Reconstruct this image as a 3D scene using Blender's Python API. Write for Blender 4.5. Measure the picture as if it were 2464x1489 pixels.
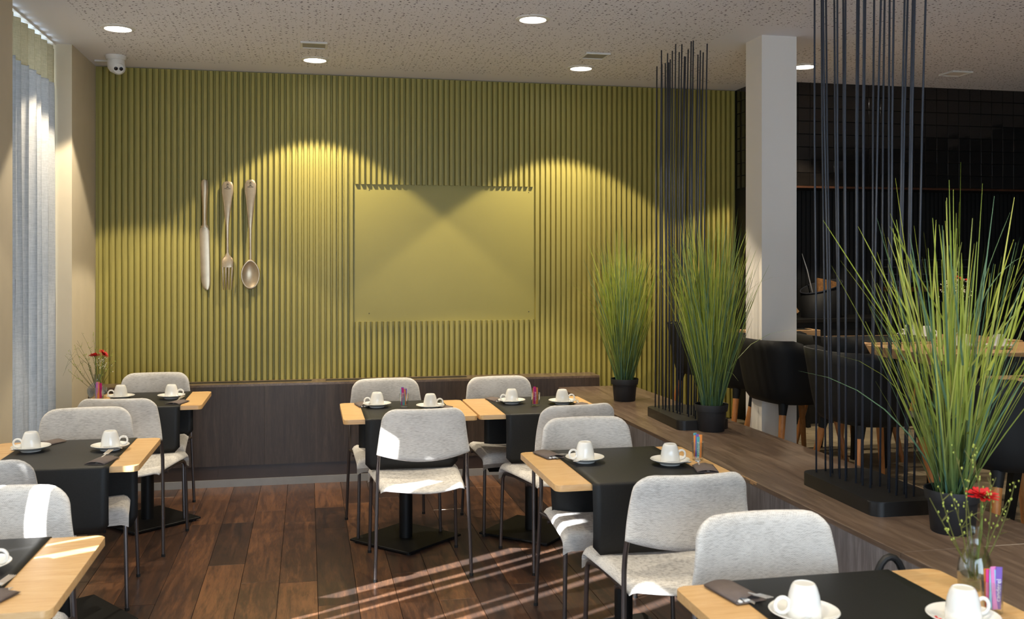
import bpy, bmesh, math, random
from mathutils import Vector, Matrix
random.seed(7)
PI = math.pi
sc = bpy.context.scene
for o in list(bpy.data.objects): bpy.data.objects.remove(o)
COL = sc.collection

# ------------------------------------------------------------------ camera
W_PX, F_PX, HOR = 2464., 2340., 628.
PSI = math.atan(492 / 2340.)
cam_d = bpy.data.cameras.new('camera'); cam = bpy.data.objects.new('camera', cam_d); COL.objects.link(cam)
cam.location = (0, 0, 1.6); cam.rotation_euler = (PI / 2, 0, -PSI)
cam_d.sensor_fit = 'HORIZONTAL'; cam_d.sensor_width = 36; cam_d.lens = 36 * F_PX / W_PX
cam_d.shift_y = -(744.5 - HOR) / W_PX
cam_d.dof.use_dof = True; cam_d.dof.focus_distance = 5.6; cam_d.dof.aperture_fstop = 5.0
cam_d.clip_start = .05
sc.camera = cam

# ------------------------------------------------------------------ sky, sun, exposure
YF0 = -1.0
SKY = 4.8
SUN = 30.0
EXPO = 0.3
w = bpy.data.worlds.new('sky'); sc.world = w; w.use_nodes = True
bg = w.node_tree.nodes['Background']; bg.inputs[0].default_value = (.64, .81, 1.0, 1); bg.inputs[1].default_value = SKY
sun_d = bpy.data.lights.new('sun', 'SUN'); sun = bpy.data.objects.new('sun', sun_d); COL.objects.link(sun)
sun_d.energy = SUN; sun_d.angle = .009; sun_d.color = (1, .98, .96)
SUN_EL = math.radians(28)
sd = Vector((.874 * math.cos(SUN_EL), .486 * math.cos(SUN_EL), -math.sin(SUN_EL)))
sun.rotation_euler = sd.to_track_quat('-Z', 'Y').to_euler()
def portal(loc, rot, sx, sy):
    d = bpy.data.lights.new('window_portal', 'AREA'); d.shape = 'RECTANGLE'; d.size = sx; d.size_y = sy
    d.cycles.is_portal = True
    o = bpy.data.objects.new('window_portal', d); o.location = loc; o.rotation_euler = rot; COL.objects.link(o)
portal((.8, YF0 - .2, 1.3), (-PI / 2, 0, PI), 3.8, 1.9)
for yc, wd in ((6.05, 1.28), (3.91, 2.0), (2.07, 1.35), (.2, 1.6)):
    portal((-1.95, yc, 1.5), (0, -PI / 2, 0), 2.9, wd)
vs = sc.view_settings; vs.view_transform = 'Standard'; vs.look = 'None'; vs.exposure = EXPO; vs.gamma = 1
vs.use_curve_mapping = False

# ------------------------------------------------------------------ materials
def srgb(r, g, b):
    f = lambda c: (c / 255 / 12.92) if c / 255 <= .04045 else ((c / 255 + .055) / 1.055) ** 2.4
    return (f(r), f(g), f(b), 1)
class NT:
    def __init__(s, name):
        s.m = bpy.data.materials.new(name); s.m.use_nodes = True; s.t = s.m.node_tree; s.n = s.t.nodes
        s.b = s.n['Principled BSDF']; s.out = s.n['Material Output']
    def a(s, typ, props=None, **inp):
        nd = s.n.new(typ)
        for k, v in (props or {}).items(): setattr(nd, k, v)
        for k, v in inp.items():
            k = int(k[1:]) if k[0] == 'i' and k[1:].isdigit() else k.replace('_', ' ')
            if isinstance(v, bpy.types.NodeSocket): s.t.links.new(v, nd.inputs[k])
            else: nd.inputs[k].default_value = v
        return nd
    def l(s, a, b): s.t.links.new(a, b)
    def math(s, op, a, b=0.):
        return s.a('ShaderNodeMath', {'operation': op}, i0=a, i1=b).outputs[0]
    def ramp(s, fac, stops):
        r = s.a('ShaderNodeValToRGB', None, Fac=fac); e = r.color_ramp.elements
        while len(e) < len(stops): e.new(.5)
        for x, (p, c) in zip(e, stops): x.position = p; x.color = c
        return r.outputs[0]
    def coord(s, scale=(1, 1, 1), rnd=0, src='Object'):
        tc = s.a('ShaderNodeTexCoord').outputs[src]
        if rnd:
            oi = s.a('ShaderNodeObjectInfo').outputs['Random']
            cb = s.a('ShaderNodeCombineXYZ', None, X=s.math('MULTIPLY', oi, 37.), Y=s.math('MULTIPLY', oi, 91.), Z=s.math('MULTIPLY', oi, 53.))
            tc = s.a('ShaderNodeVectorMath', {'operation': 'ADD'}, i0=tc, i1=cb.outputs[0]).outputs[0]
        return s.a('ShaderNodeMapping', None, Vector=tc, Scale=scale).outputs[0]
    def noise(s, vec, scale, detail=4., rough=.55, dist=0.):
        return s.a('ShaderNodeTexNoise', None, Vector=vec, Scale=scale, Detail=detail, Roughness=rough, Distortion=dist).outputs[0]
    def bump(s, h, strength, dist=.001):
        s.l(s.a('ShaderNodeBump', None, Height=h, Strength=strength, Distance=dist).outputs[0], s.b.inputs['Normal'])
def plain(name, c, rough=.5, metal=0., noise=.06, nscale=30., spec=.5, coat=0., bump=0.):
    t = NT(name); v = t.coord()
    k = t.noise(v, nscale)
    c0 = tuple(x * (1 - noise) for x in c[:3]) + (1,); c1 = tuple(min(1, x * (1 + noise)) for x in c[:3]) + (1,)
    t.l(t.ramp(k, [(.3, c0), (.7, c1)]), t.b.inputs['Base Color'])
    t.b.inputs['Roughness'].default_value = rough; t.b.inputs['Metallic'].default_value = metal
    t.b.inputs['Specular IOR Level'].default_value = spec; t.b.inputs['Coat Weight'].default_value = coat
    if bump: t.bump(k, bump)
    return t.m
def wood(name, cs, scale=(1, 1, 1), rough=.4, rnd=1, var=0., bump=.15, fine=1., coat=0., spec=.5):
    """grain runs along the axis that has the SMALLEST scale; cs = three colours dark..light"""
    t = NT(name); v = t.coord(scale, rnd)
    g = t.noise(v, 3.2, 6., .6, 1.2); f = t.noise(v, 26. * fine, 5., .7, .3)
    mx = t.math('ADD', t.math('MULTIPLY', g, .6), t.math('MULTIPLY', f, .4))
    if var:
        oi = t.a('ShaderNodeObjectInfo').outputs['Random']
        mx = t.math('ADD', mx, t.math('MULTIPLY', t.math('SUBTRACT', oi, .5), var))
    t.l(t.ramp(mx, [(.32, cs[0]), (.5, cs[1]), (.68, cs[2])]), t.b.inputs['Base Color'])
    t.b.inputs['Roughness'].default_value = rough; t.b.inputs['Coat Weight'].default_value = coat
    t.b.inputs['Specular IOR Level'].default_value = spec
    t.bump(f, bump, .0006)
    return t.m
def fabric(name, c0, c1):
    t = NT(name); v = t.coord((1, 1, 1), 1)
    st = t.coord((55, 55, 700), 1)
    k = t.noise(st, 1., 3., .6); big = t.noise(v, 9., 3.)
    u = t.coord((330, 330, 330))
    wv = t.a('ShaderNodeTexChecker', None, Vector=u, Scale=1.).outputs[1]
    mx = t.math('ADD', t.math('MULTIPLY', k, .75), t.math('MULTIPLY', big, .25))
    mx = t.math('ADD', mx, t.math('MULTIPLY', t.math('SUBTRACT', wv, .5), .10))
    t.l(t.ramp(mx, [(.33, c0), (.56, c1)]), t.b.inputs['Base Color'])
    t.b.inputs['Roughness'].default_value = .95; t.b.inputs['Specular IOR Level'].default_value = .15
    t.b.inputs['Sheen Weight'].default_value = .25
    t.bump(t.math('ADD', wv, k), .35, .0008)
    return t.m
def glassy(name, tint=(1, 1, 1, 1), refl=.5, rough=.02):
    t = NT(name); t.n.remove(t.b)
    tr = t.a('ShaderNodeBsdfTransparent', None, Color=tint); gl = t.a('ShaderNodeBsdfGlossy', None, Roughness=rough)
    lw = t.a('ShaderNodeLayerWeight', None, Blend=.35)
    fac = t.math('ADD', t.math('MULTIPLY', lw.outputs['Facing'], refl), .04)
    t.l(t.a('ShaderNodeMixShader', None, Fac=fac, i1=tr.outputs[0], i2=gl.outputs[0]).outputs[0], t.out.inputs[0])
    return t.m
def emitter(name, c, s):
    t = NT(name); t.n.remove(t.b)
    t.l(t.a('ShaderNodeEmission', None, Color=c, Strength=s).outputs[0], t.out.inputs[0]); return t.m

M = {}
M['green'] = plain('green_lacquer', srgb(162, 151, 80), .42, noise=.02, nscale=3, spec=.4)
M['cream'] = plain('cream_plaster', srgb(216, 203, 178), .8, noise=.03, nscale=5, spec=.2)
M['white'] = plain('white_paint', srgb(236, 229, 220), .7, noise=.015, nscale=3, spec=.2)
M['white_plastic'] = plain('white_plastic', srgb(225, 222, 215), .35, noise=.02)
M['black_plastic'] = plain('black_plastic', srgb(26, 26, 28), .55, noise=.1)
M['pot'] = plain('black_pot_plastic', srgb(28, 28, 31), .6, noise=.1, nscale=60)
M['shell'] = plain('black_shell_plastic', srgb(22, 22, 23), .6, spec=.3, noise=.1, nscale=200, bump=.05)
M['black_metal'] = plain('black_powder_coat', srgb(14, 14, 15), .5, noise=.15, nscale=200, spec=.3, bump=.05)
M['rod'] = plain('dark_steel_rod', srgb(50, 53, 61), .45, 0, noise=.1, nscale=20)
M['slab'] = plain('black_stained_slab', srgb(24, 23, 22), .4, noise=.2, nscale=15)
M['frame'] = plain('bronze_lacquered_tube', srgb(94, 86, 84), .33, .75, noise=.08, nscale=8)
M['cap'] = plain('black_rubber', srgb(20, 20, 20), .7)
M['leather'] = plain('black_leather', srgb(27, 27, 27), .5, noise=.18, nscale=160, spec=.3, bump=.25)
M['porcelain'] = plain('white_porcelain', srgb(238, 236, 230), .12, noise=.01, coat=.4)
M['steel'] = plain('polished_steel', srgb(222, 221, 219), .28, .75, noise=.03)
M['old_silver'] = plain('tarnished_silver', srgb(186, 168, 142), .32, .85, noise=.12, nscale=14)
M['napkin'] = plain('taupe_paper', srgb(104, 92, 87), .85, noise=.08, nscale=40)
M['tissue'] = plain('white_tissue', srgb(236, 234, 230), .9)
M['alu'] = plain('grey_plinth_strip', srgb(150, 148, 146), .45, .2, noise=.06, nscale=10)
M['kick'] = plain('dark_kick_board', srgb(66, 52, 44), .35, noise=.15, nscale=6)
M['black_wall'] = plain('black_wall_paint', srgb(15, 15, 15), .6, noise=.1)
M['copper'] = plain('copper_strip', srgb(84, 54, 38), .45, .5, noise=.2, nscale=40)
M['screw'] = plain('dark_screw_hole', srgb(40, 36, 20), .6)
M['lens'] = plain('black_lens', srgb(12, 12, 14), .1)
M['beech'] = wood('beech_top', (srgb(200, 154, 100), srgb(214, 172, 118), srgb(224, 188, 138)), (1.2, 9, 9), .38, bump=.05, fine=.6)
M['beech_edge'] = wood('beech_slab', (srgb(172, 132, 92), srgb(190, 152, 110), srgb(206, 170, 128)), (1.2, 9, 9), .45, bump=.08)
M['leg_wood'] = wood('turned_beech_leg', (srgb(150, 92, 46), srgb(178, 116, 62), srgb(196, 136, 80)), (12, 12, 1.4), .45)
M['laminate'] = wood('walnut_laminate', (srgb(48, 38, 32), srgb(64, 52, 44), srgb(82, 68, 58)), (8, 8, .55), .42, bump=.1, rnd=0)
M['laminate_top'] = wood('walnut_laminate_top', (srgb(76, 60, 50), srgb(106, 88, 74), srgb(136, 116, 100)), (8, .55, 8), .3, bump=.08, rnd=0, spec=.6)
M['laminate_side'] = wood('walnut_laminate_daylit', (srgb(86, 80, 80), srgb(114, 109, 110), srgb(144, 140, 142)), (8, 8, .55), .4, bump=.1, rnd=0)  # same walnut; daylight on the counter front is put into this greyer, lighter colour
M['plank'] = wood('dark_oiled_plank', (srgb(38, 24, 16), srgb(72, 46, 29), srgb(116, 77, 48)), (7, .7, 7), .3, var=.26, bump=.2, spec=.5, coat=.15)
M['plank'].node_tree.nodes['Principled BSDF'].inputs['Sheen Weight'].default_value = .03
M['plank'].node_tree.nodes['Principled BSDF'].inputs['Sheen Roughness'].default_value = .6
M['subfloor'] = plain('dark_subfloor', srgb(24, 16, 12), .9)
M['stone'] = plain('beige_stone_tile', srgb(146, 132, 108), .5, noise=.28, nscale=7, bump=.1)
M['grout'] = plain('grey_grout', srgb(80, 72, 60), .9)
M['zellige'] = plain('black_glazed_tile', srgb(22, 19, 17), .12, noise=.35, nscale=9, coat=.5, bump=.7)
M['fabric'] = fabric('grey_melange_weave', srgb(168, 163, 157), srgb(224, 220, 214))
M['cushion'] = plain('beige_cotton', srgb(190, 178, 156), .95, noise=.06)
M['teal'] = plain('teal_label', srgb(90, 160, 140), .8)
M['cork'] = plain('rough_bark', srgb(150, 104, 58), .9, noise=.4, nscale=60, bump=.8)
M['glass'] = glassy('clear_glass', (.97, .98, .97, 1), .55)
M['bottle'] = glassy('bottle_glass', (.97, .98, .95, 1), .5, .05)
M['pane'] = glassy('window_pane', (.96, .98, 1, 1), .25)
M['water'] = glassy('vase_water', (.95, .97, .92, 1), .2)
M['lamp'] = emitter('lamp_diffuser', (1, .93, .82, 1), 14)
M['petal'] = plain('red_petal', srgb(206, 22, 30), .6, noise=.15, nscale=90)
M['flower_eye'] = plain('flower_eye', srgb(120, 20, 24), .8)
M['stem'] = plain('green_stem', srgb(116, 138, 56), .6, noise=.15)
M['twig'] = plain('olive_twig', srgb(96, 96, 42), .7, noise=.2)
M['bud'] = plain('yellow_green_bud', srgb(170, 180, 80), .7)
M['gyp'] = plain('white_blossom', srgb(236, 230, 208), .8)
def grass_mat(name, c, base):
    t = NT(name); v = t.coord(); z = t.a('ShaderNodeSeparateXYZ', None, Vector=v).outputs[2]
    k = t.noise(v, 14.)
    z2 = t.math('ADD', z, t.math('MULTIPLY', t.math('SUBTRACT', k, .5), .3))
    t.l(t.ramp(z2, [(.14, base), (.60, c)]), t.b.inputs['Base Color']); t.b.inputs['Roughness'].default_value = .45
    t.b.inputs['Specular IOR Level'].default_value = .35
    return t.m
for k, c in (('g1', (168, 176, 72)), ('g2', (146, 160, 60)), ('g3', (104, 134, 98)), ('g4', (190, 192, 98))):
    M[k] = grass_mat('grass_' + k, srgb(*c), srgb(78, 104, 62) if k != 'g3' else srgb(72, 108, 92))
M['soil'] = plain('dark_soil', srgb(40, 34, 26), .95, noise=.4, nscale=80)
for k, c in (('pink', (214, 40, 130)), ('orange', (240, 146, 60)), ('teal_stick', (96, 180, 190)), ('violet', (120, 90, 180)), ('paleblue', (150, 205, 220)), ('rose', (222, 130, 190))):
    M[k] = plain('paper_' + k, srgb(*c), .55, noise=.06)
def ceiling_mat():
    t = NT('perforated_plaster'); v = t.coord()
    sx = t.a('ShaderNodeSeparateXYZ', None, Vector=v)
    def holes(scale, r, keep):
        vo = t.a('ShaderNodeTexVoronoi', {'voronoi_dimensions': '2D', 'feature': 'F1'}, Vector=v, Scale=scale, Randomness=.9)
        on = t.math('LESS_THAN', vo.outputs['Distance'], r * scale)
        rnd = t.a('ShaderNodeSeparateColor', None, Color=vo.outputs['Color']).outputs[0]
        return t.math('MULTIPLY', on, t.math('LESS_THAN', rnd, keep))
    h = t.math('MAXIMUM', t.math('MAXIMUM', holes(23., .0062, .42), holes(31., .0038, .34)), holes(44., .0026, .36))
    m1 = t.math('GREATER_THAN', sx.outputs[0], -1.27); m2 = t.math('LESS_THAN', sx.outputs[1], 7.12)
    dx = t.math('ABSOLUTE', t.math('SUBTRACT', sx.outputs[0], 2.85)); dy = t.math('ABSOLUTE', t.math('SUBTRACT', sx.outputs[1], 5.65))
    m3 = t.math('GREATER_THAN', t.math('MAXIMUM', dx, dy), .33)
    h = t.math('MULTIPLY', h, t.math('MULTIPLY', m1, t.math('MULTIPLY', m2, m3)))
    mx = t.a('ShaderNodeMix', {'data_type': 'RGBA'}, Factor=h)
    mx.inputs[6].default_value = srgb(234, 232, 235); mx.inputs[7].default_value = srgb(112, 108, 110)
    t.l(mx.outputs[2], t.b.inputs['Base Color']); t.b.inputs['Roughness'].default_value = .9
    t.b.inputs['Specular IOR Level'].default_value = .1
    return t.m
M['ceiling'] = ceiling_mat()
def curtain_mat(name, col, trans):
    t = NT(name); t.n.remove(t.b)
    v = t.coord((1, 30, 260)); k = t.noise(v, 1., 4.); v2 = t.coord((1, 260, 30)); k2 = t.noise(v2, 1., 3.)
    mx = t.math('ADD', t.math('MULTIPLY', k, .6), t.math('MULTIPLY', k2, .4))
    c = t.ramp(mx, [(.3, tuple(x * .72 for x in col[:3]) + (1,)), (.62, col)])
    d = t.a('ShaderNodeBsdfDiffuse', None, Color=c); tl = t.a('ShaderNodeBsdfTranslucent', None, Color=c)
    t.l(t.a('ShaderNodeMixShader', None, Fac=trans, i1=d.outputs[0], i2=tl.outputs[0]).outputs[0], t.out.inputs[0])
    return t.m
M['curtain'] = curtain_mat('sheer_linen', srgb(186, 185, 183), .12)
M['header'] = curtain_mat('curtain_header', srgb(196, 184, 150), .12)

# ------------------------------------------------------------------ mesh helpers
def obj(name, bm, mat, parent=None, smooth=False, ang=35, loc=None):
    me = bpy.data.meshes.new(name)
    bmesh.ops.recalc_face_normals(bm, faces=bm.faces[:])
    if smooth:
        for f in bm.faces: f.smooth = True
    bm.to_mesh(me); bm.free()
    if smooth: me.set_sharp_from_angle(angle=math.radians(ang))
    for m in (mat if isinstance(mat, (list, tuple)) else [mat]): me.materials.append(m)
    o = bpy.data.objects.new(name, me); COL.objects.link(o)
    if parent: o.parent = parent
    if loc: o.location = loc
    return o
def inst(name, me, parent=None, loc=(0, 0, 0), rot=(0, 0, 0), scale=(1, 1, 1)):
    o = bpy.data.objects.new(name, me); COL.objects.link(o); o.parent = parent
    o.location = loc; o.rotation_euler = rot; o.scale = scale; return o
def tag(o, label, cat, group=None, kind=None):
    o['label'] = label; o['category'] = cat
    if group: o['group'] = group
    if kind: o['kind'] = kind
    return o
def thing(name, label, cat, loc=(0, 0, 0), rz=0, group=None):
    o = bpy.data.objects.new(name, None); COL.objects.link(o); o.empty_display_size = .05
    o.location = loc; o.rotation_euler = (0, 0, rz); return tag(o, label, cat, group)
def struct(o): o['kind'] = 'structure'; return o
def dup(root, loc, rz, label, group=None, name=None):
    r = root.copy(); COL.objects.link(r); r.location = loc; r.rotation_euler = (0, 0, rz)
    r['label'] = label
    if group: r['group'] = group
    for ch in list(root.children):
        c = ch.copy(); COL.objects.link(c); c.parent = r
        for g in list(ch.children):
            d = g.copy(); COL.objects.link(d); d.parent = c
    return r
BM = bmesh.new
def box(bm, x0, x1, y0, y1, z0, z1, bev=0.):
    vs_ = [bm.verts.new((x, y, z)) for z in (z0, z1) for y in (y0, y1) for x in (x0, x1)]
    fs = [bm.faces.new([vs_[i] for i in q]) for q in ((0, 1, 3, 2), (4, 6, 7, 5), (0, 4, 5, 1), (1, 5, 7, 3), (3, 7, 6, 2), (2, 6, 4, 0))]
    if bev:
        es = list({e for f in fs for e in f.edges})
        bmesh.ops.bevel(bm, geom=es, offset=bev, segments=1, affect='EDGES')
    return bm
def prism(bm, pts, z0, z1, bev=0., seg=2):
    a = [bm.verts.new((p[0], p[1], z0)) for p in pts]; b = [bm.verts.new((p[0], p[1], z1)) for p in pts]
    n = len(pts); bm.faces.new(a[::-1]); top = bm.faces.new(b)
    for i in range(n): bm.faces.new((a[i], a[(i + 1) % n], b[(i + 1) % n], b[i]))
    if bev: bmesh.ops.bevel(bm, geom=list(top.edges), offset=bev, segments=seg, affect='EDGES')
    return bm
def rrect(x0, x1, y0, y1, r, n=5):
    out = []
    for cx, cy, a0 in ((x1 - r, y1 - r, 0), (x0 + r, y1 - r, 90), (x0 + r, y0 + r, 180), (x1 - r, y0 + r, 270)):
        for i in range(n + 1):
            a = math.radians(a0 + 90 * i / n); out.append((cx + r * math.cos(a), cy + r * math.sin(a)))
    return out
def lathe(bm, prof, n=24, c=(0, 0, 0)):
    rings = []
    for r, z in prof:
        if r < 1e-5: rings.append([bm.verts.new((c[0], c[1], c[2] + z))])
        else: rings.append([bm.verts.new((c[0] + r * math.cos(2 * PI * i / n), c[1] + r * math.sin(2 * PI * i / n), c[2] + z)) for i in range(n)])
    for a, b in zip(rings, rings[1:]):
        if len(a) == 1 and len(b) == 1: continue
        for i in range(n):
            j = (i + 1) % n
            if len(a) == 1: bm.faces.new((a[0], b[i], b[j]))
            elif len(b) == 1: bm.faces.new((a[i], b[0], a[j]))
            else: bm.faces.new((a[i], b[i], b[j], a[j]))
    return bm
def tube(bm, pts, r, n=10, closed=False, cap=True):
    pts = [Vector(p) for p in pts]; N = len(pts); rs = r if isinstance(r, (list, tuple)) else [r] * N
    rings = []; up = None
    for i in range(N):
        if closed: d = pts[(i + 1) % N] - pts[i - 1]
        else: d = pts[min(i + 1, N - 1)] - pts[max(i - 1, 0)]
        d.normalize()
        if up is None: up = d.orthogonal().normalized()
        else:
            up = (up - d * up.dot(d)); up = up.normalized() if up.length > 1e-6 else d.orthogonal().normalized()
        s = d.cross(up)
        rings.append([bm.verts.new(pts[i] + (up * math.cos(2 * PI * k / n) + s * math.sin(2 * PI * k / n)) * rs[i]) for k in range(n)])
    for i in range(N if closed else N - 1):
        a, b = rings[i], rings[(i + 1) % N]
        for k in range(n): bm.faces.new((a[k], a[(k + 1) % n], b[(k + 1) % n], b[k]))
    if cap and not closed: bm.faces.new(rings[0][::-1]); bm.faces.new(rings[-1])
    return bm
def pillow(fn, nu, nv, hmax, rim, off):
    """closed soft sheet: fn(u,v)->Vector mid surface, u,v in [0,1]; off = direction of thickness"""
    bm = BM(); P = {}; off = Vector(off)
    us = [.5 - .5 * math.cos(PI * i / nu) for i in range(nu + 1)]; vs2 = [.5 - .5 * math.cos(PI * j / nv) for j in range(nv + 1)]
    for i, u in enumerate(us):
        for j, v in enumerate(vs2):
            p = fn(u, v); edge = i in (0, nu) or j in (0, nv)
            if edge: q = bm.verts.new(p); P[i, j, 0] = P[i, j, 1] = q
            else:
                e = min(u, 1 - u, v, 1 - v); h = hmax * min(1, math.sqrt(e / rim)) 
                P[i, j, 0] = bm.verts.new(p + off * h); P[i, j, 1] = bm.verts.new(p - off * h)
    for i in range(nu):
        for j in range(nv):
            bm.faces.new((P[i, j, 0], P[i + 1, j, 0], P[i + 1, j + 1, 0], P[i, j + 1, 0]))
            q = []
            for k in ((i, j), (i, j + 1), (i + 1, j + 1), (i + 1, j)): q.append(P[k[0], k[1], 1])
            bm.faces.new(q)
    return bm

# ------------------------------------------------------------------ room shell
XL, YB, CEIL, ZR = -1.48, 7.405, 2.99, .33
XR, YF = 7.2, YF0
def cl(y): return 1.862 + (7.1 - y) * .0100      # partition counter, left edge
def cr(y): return 2.44 + (7.1 - y) * .027        # right edge
fl = struct(obj('floor', box(BM(), XL - .4, XR, YF, YB + .3, -.12, -.012), M['subfloor']))
# planks run along Y, each its own piece
butts = {-.505: [5.32], -.32: [6.42, 4.2], -.135: [4.964], .05: [6.43, 4.6], .42: [6.62, 5.0]}
k = 0; x = -.135 - .186 * 8 + .003
rp = random.Random(3)
for i in range(18):
    x0 = -.138 + .186 * (i - 8); x1 = x0 + .186
    if x1 < XL or x0 > 2.2: continue
    key = min(butts, key=lambda q: abs(q - x0)); ys = list(butts[key]) if abs(key - x0) < .05 else []
    y = .3 + rp.random() * 1.0; cuts = []
    while y < 7.2:
        if all(abs(y - b) > .5 for b in ys): cuts.append(y)
        y += .8 + rp.random() * 1.3
    cuts = [-.2] + sorted(cuts + ys) + [7.2]
    for a, b in zip(cuts, cuts[1:]):
        o = obj('plank', box(BM(), max(x0, XL) + .0012, x1 - .0012, a + .001, b - .001, -.012, 0, .0009), M['plank'], fl)
# raised stone floor beyond the partition
rf = struct(obj('floor_raised', prism(BM(), [(cr(YF) - .1, YF), (XR, YF), (XR, YB + .1), (2.34, YB + .1), (2.34, 7.1)], -.011, ZR - .012), M['grout']))
ti = 0
for r_ in range(14):
    for c_ in range(11):
        y0 = 2.6 + r_ * .36; x0 = 2.46 + (c_ - .5 * (r_ % 2)) * .46; x1 = x0 + .46
        x0 = max(x0, cr(y0) + .002); 
        if x1 - x0 < .05 or y0 > YB - .35: continue
        obj('tile', box(BM(), x0 + .003, x1 - .003, y0 + .003, y0 + .357, ZR - .0125, ZR, .001), M['stone'], rf)
struct(obj('ceiling', box(BM(), XL - .4, XR, YF - .2, YB + .2, CEIL, CEIL + .15), M['ceiling']))
# back wall: green ribbed cladding with a flat recess
wb = struct(obj('wall_back', box(BM(), XL - .3, 3.42, YB, YB + .15, 0, CEIL), M['green']))
RX0, RX1, RZ0, RZ1 = .343, 1.748, 1.143, 2.178
def slat_mesh(z0, z1):
    bm = BM(); yb, yf = 0, -.030
    pts = [(-.0156, yb), (.0156, yb), (.0107, yf), (-.0107, yf)]
    prism(bm, [(p[0], p[1]) for p in pts], z0, z1)
    me = bpy.data.meshes.new('slat'); bmesh.ops.recalc_face_normals(bm, faces=bm.faces[:]); bm.to_mesh(me); bm.free(); me.materials.append(M['green']); return me
PT = .0420; ns = int((3.41 - XL) / PT)
m_low, m_full, m_up, m_dn = slat_mesh(.70, CEIL - .006), slat_mesh(ZR, CEIL - .006), slat_mesh(RZ1, CEIL - .006), slat_mesh(.70, RZ0)
for i in range(ns + 1):
    xs = RX0 - .021 + (i - 43) * PT
    if xs < XL + .012 or xs > 3.40: continue
    if RX0 < xs < RX1: inst('slat', m_up, wb, (xs, YB, 0)); inst('slat', m_dn, wb, (xs, YB, 0))
    else: inst('slat', m_full if xs > 2.2 else m_low, wb, (xs, YB, 0))
obj('flat_panel', box(BM(), RX0, RX1, YB - .003, YB, RZ0 - .002, RZ1 + .002), M['green'], wb)
for px in (.455, 1.69):
    for pz in (1.205, 2.135):
        o = obj('screw', lathe(BM(), [(0, 0), (.004, 0), (.004, .002), (0, .002)], 8), M['screw'], wb, loc=(px, YB - .003, pz)); o.rotation_euler = (PI / 2, 0, 0)
# left wall with window bays
wl = BM()
WB = YB
bays = [(5.405, 6.689), (2.88, 4.95), (1.4, 2.75), (-.6, 1.0)]
struct(obj('added_sun_blocker', box(BM(), XL - 3.6, XL - .28, 5.10, 5.30, 0, 6.5), M['cream']))  # unseen wall, added to block the sun from the window beside the green wall
ye = WB + .1
for y0, y1 in bays: box(wl, XL - .28, XL, y1, ye, 0, CEIL); ye = y0
box(wl, XL - .28, XL, YF, ye, 0, CEIL)
for y0, y1 in bays[1:]: box(wl, XL - .28, XL - .15, y0 - .01, y1 + .01, 2.05 if y0 > 2.8 else 2.25, CEIL - .001)  # unseen lintels, added to cut off sun that would reach too far in
struct(obj('wall_left', wl, M['cream']))
for n, (y0, y1) in enumerate(bays, 1):
    wn = struct(obj('window_%d' % n, box(BM(), XL - .28, XL - .18, y0, y1, 0, .08), M['white']))
    b = BM()
    for yy in (y0, (y0 + y1) / 2 - .025, y1 - .05): box(b, XL - .26, XL - .20, yy, yy + .05, .08, CEIL)
    box(b, XL - .26, XL - .20, y0, y1, CEIL - .06, CEIL); obj('window_frame', b, M['white'], wn)
    obj('pane', box(BM(), XL - .235, XL - .229, y0 + .05, y1 - .05, .08, CEIL - .06), M['pane'], wn)
def curtain(y0, y1, folds, label, x=XL - .105, amp=.026):
    bm = BM(); n = folds * 10; zs = [.03, .5, 1, 1.5, 2, 2.4, 2.72]
    cols = []
    for i in range(n + 1):
        t = i / n; y = y0 + (y1 - y0) * t; ph = t * folds * 2 * PI; c = []
        for z in zs:
            k = 1.25 - .25 * z / 2.7
            c.append(bm.verts.new((x + amp * k * math.sin(ph + .5 * math.sin(z * 1.3 + t * 5)) + .006 * math.sin(ph * .37 + z), y + .012 * math.sin(2 * ph), z)))
        cols.append(c)
    for a, b in zip(cols, cols[1:]):
        for j in range(len(zs) - 1): bm.faces.new((a[j], b[j], b[j + 1], a[j + 1]))
    o = obj('curtain', bm, M['curtain'], None, True, 80); tag(o, label, 'curtain')
    bm = BM(); cols = []
    for i in range(n + 1):
        t = i / n; y = y0 + (y1 - y0) * t; ph = t * folds * 2 * PI
        tri = 2 / PI * math.asin(math.sin(ph))
        cols.append([bm.verts.new((x + amp * .9 * tri, y, z)) for z in (2.715, 2.955)])
    for a, b in zip(cols, cols[1:]): bm.faces.new((a[0], b[0], b[1], a[1]))
    h = obj('header', bm, M['header'], o); 
    rail = obj('curtain_rail', box(BM(), x - .012, x + .012, y0, y1, CEIL - .012, CEIL), M['white'], o)
    return o
curtain(5.415, 6.68, 9, 'sheer off white pleated curtain at the window beside the green wall')
# curtains out of the frame, open by slits that let the sun in
for a, b, f, wd_ in ((3.82, 4.94, 8, 'second'), (3.63, 3.72, 2, 'second, narrow,'), (3.515, 3.585, 1, 'second, single fold,'), (3.17, 3.48, 3, 'second, three folds,'), (3.075, 3.135, 1, 'second, last fold,'), (2.70, 2.745, 1, 'third, first fold,'), (2.57, 2.67, 1, 'third, thin,'), (1.73, 2.51, 6, 'third, broad,'), (1.41, 1.61, 2, 'third, last,'), (-.58, .98, 9, 'fourth')):
    curtain(a, b, f, 'off white curtain of the %s window bay on the left, out of view' % wd_)
# wall behind the camera: glazed front, outside the frame
wf = BM()
box(wf, XL - .3, -1.1, YF - .15, YF, 0, CEIL); box(wf, 2.7, XR, YF - .15, YF, 0, CEIL)
box(wf, -1.1, 2.7, YF - .15, YF, 0, .35); box(wf, -1.1, 2.7, YF - .15, YF, 2.25, CEIL)
struct(obj('wall_front', wf, M['cream']))
struct(obj('wall_right', box(BM(), XR, XR + .15, YF, YB + .3, 0, CEIL), M['black_wall']))
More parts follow.
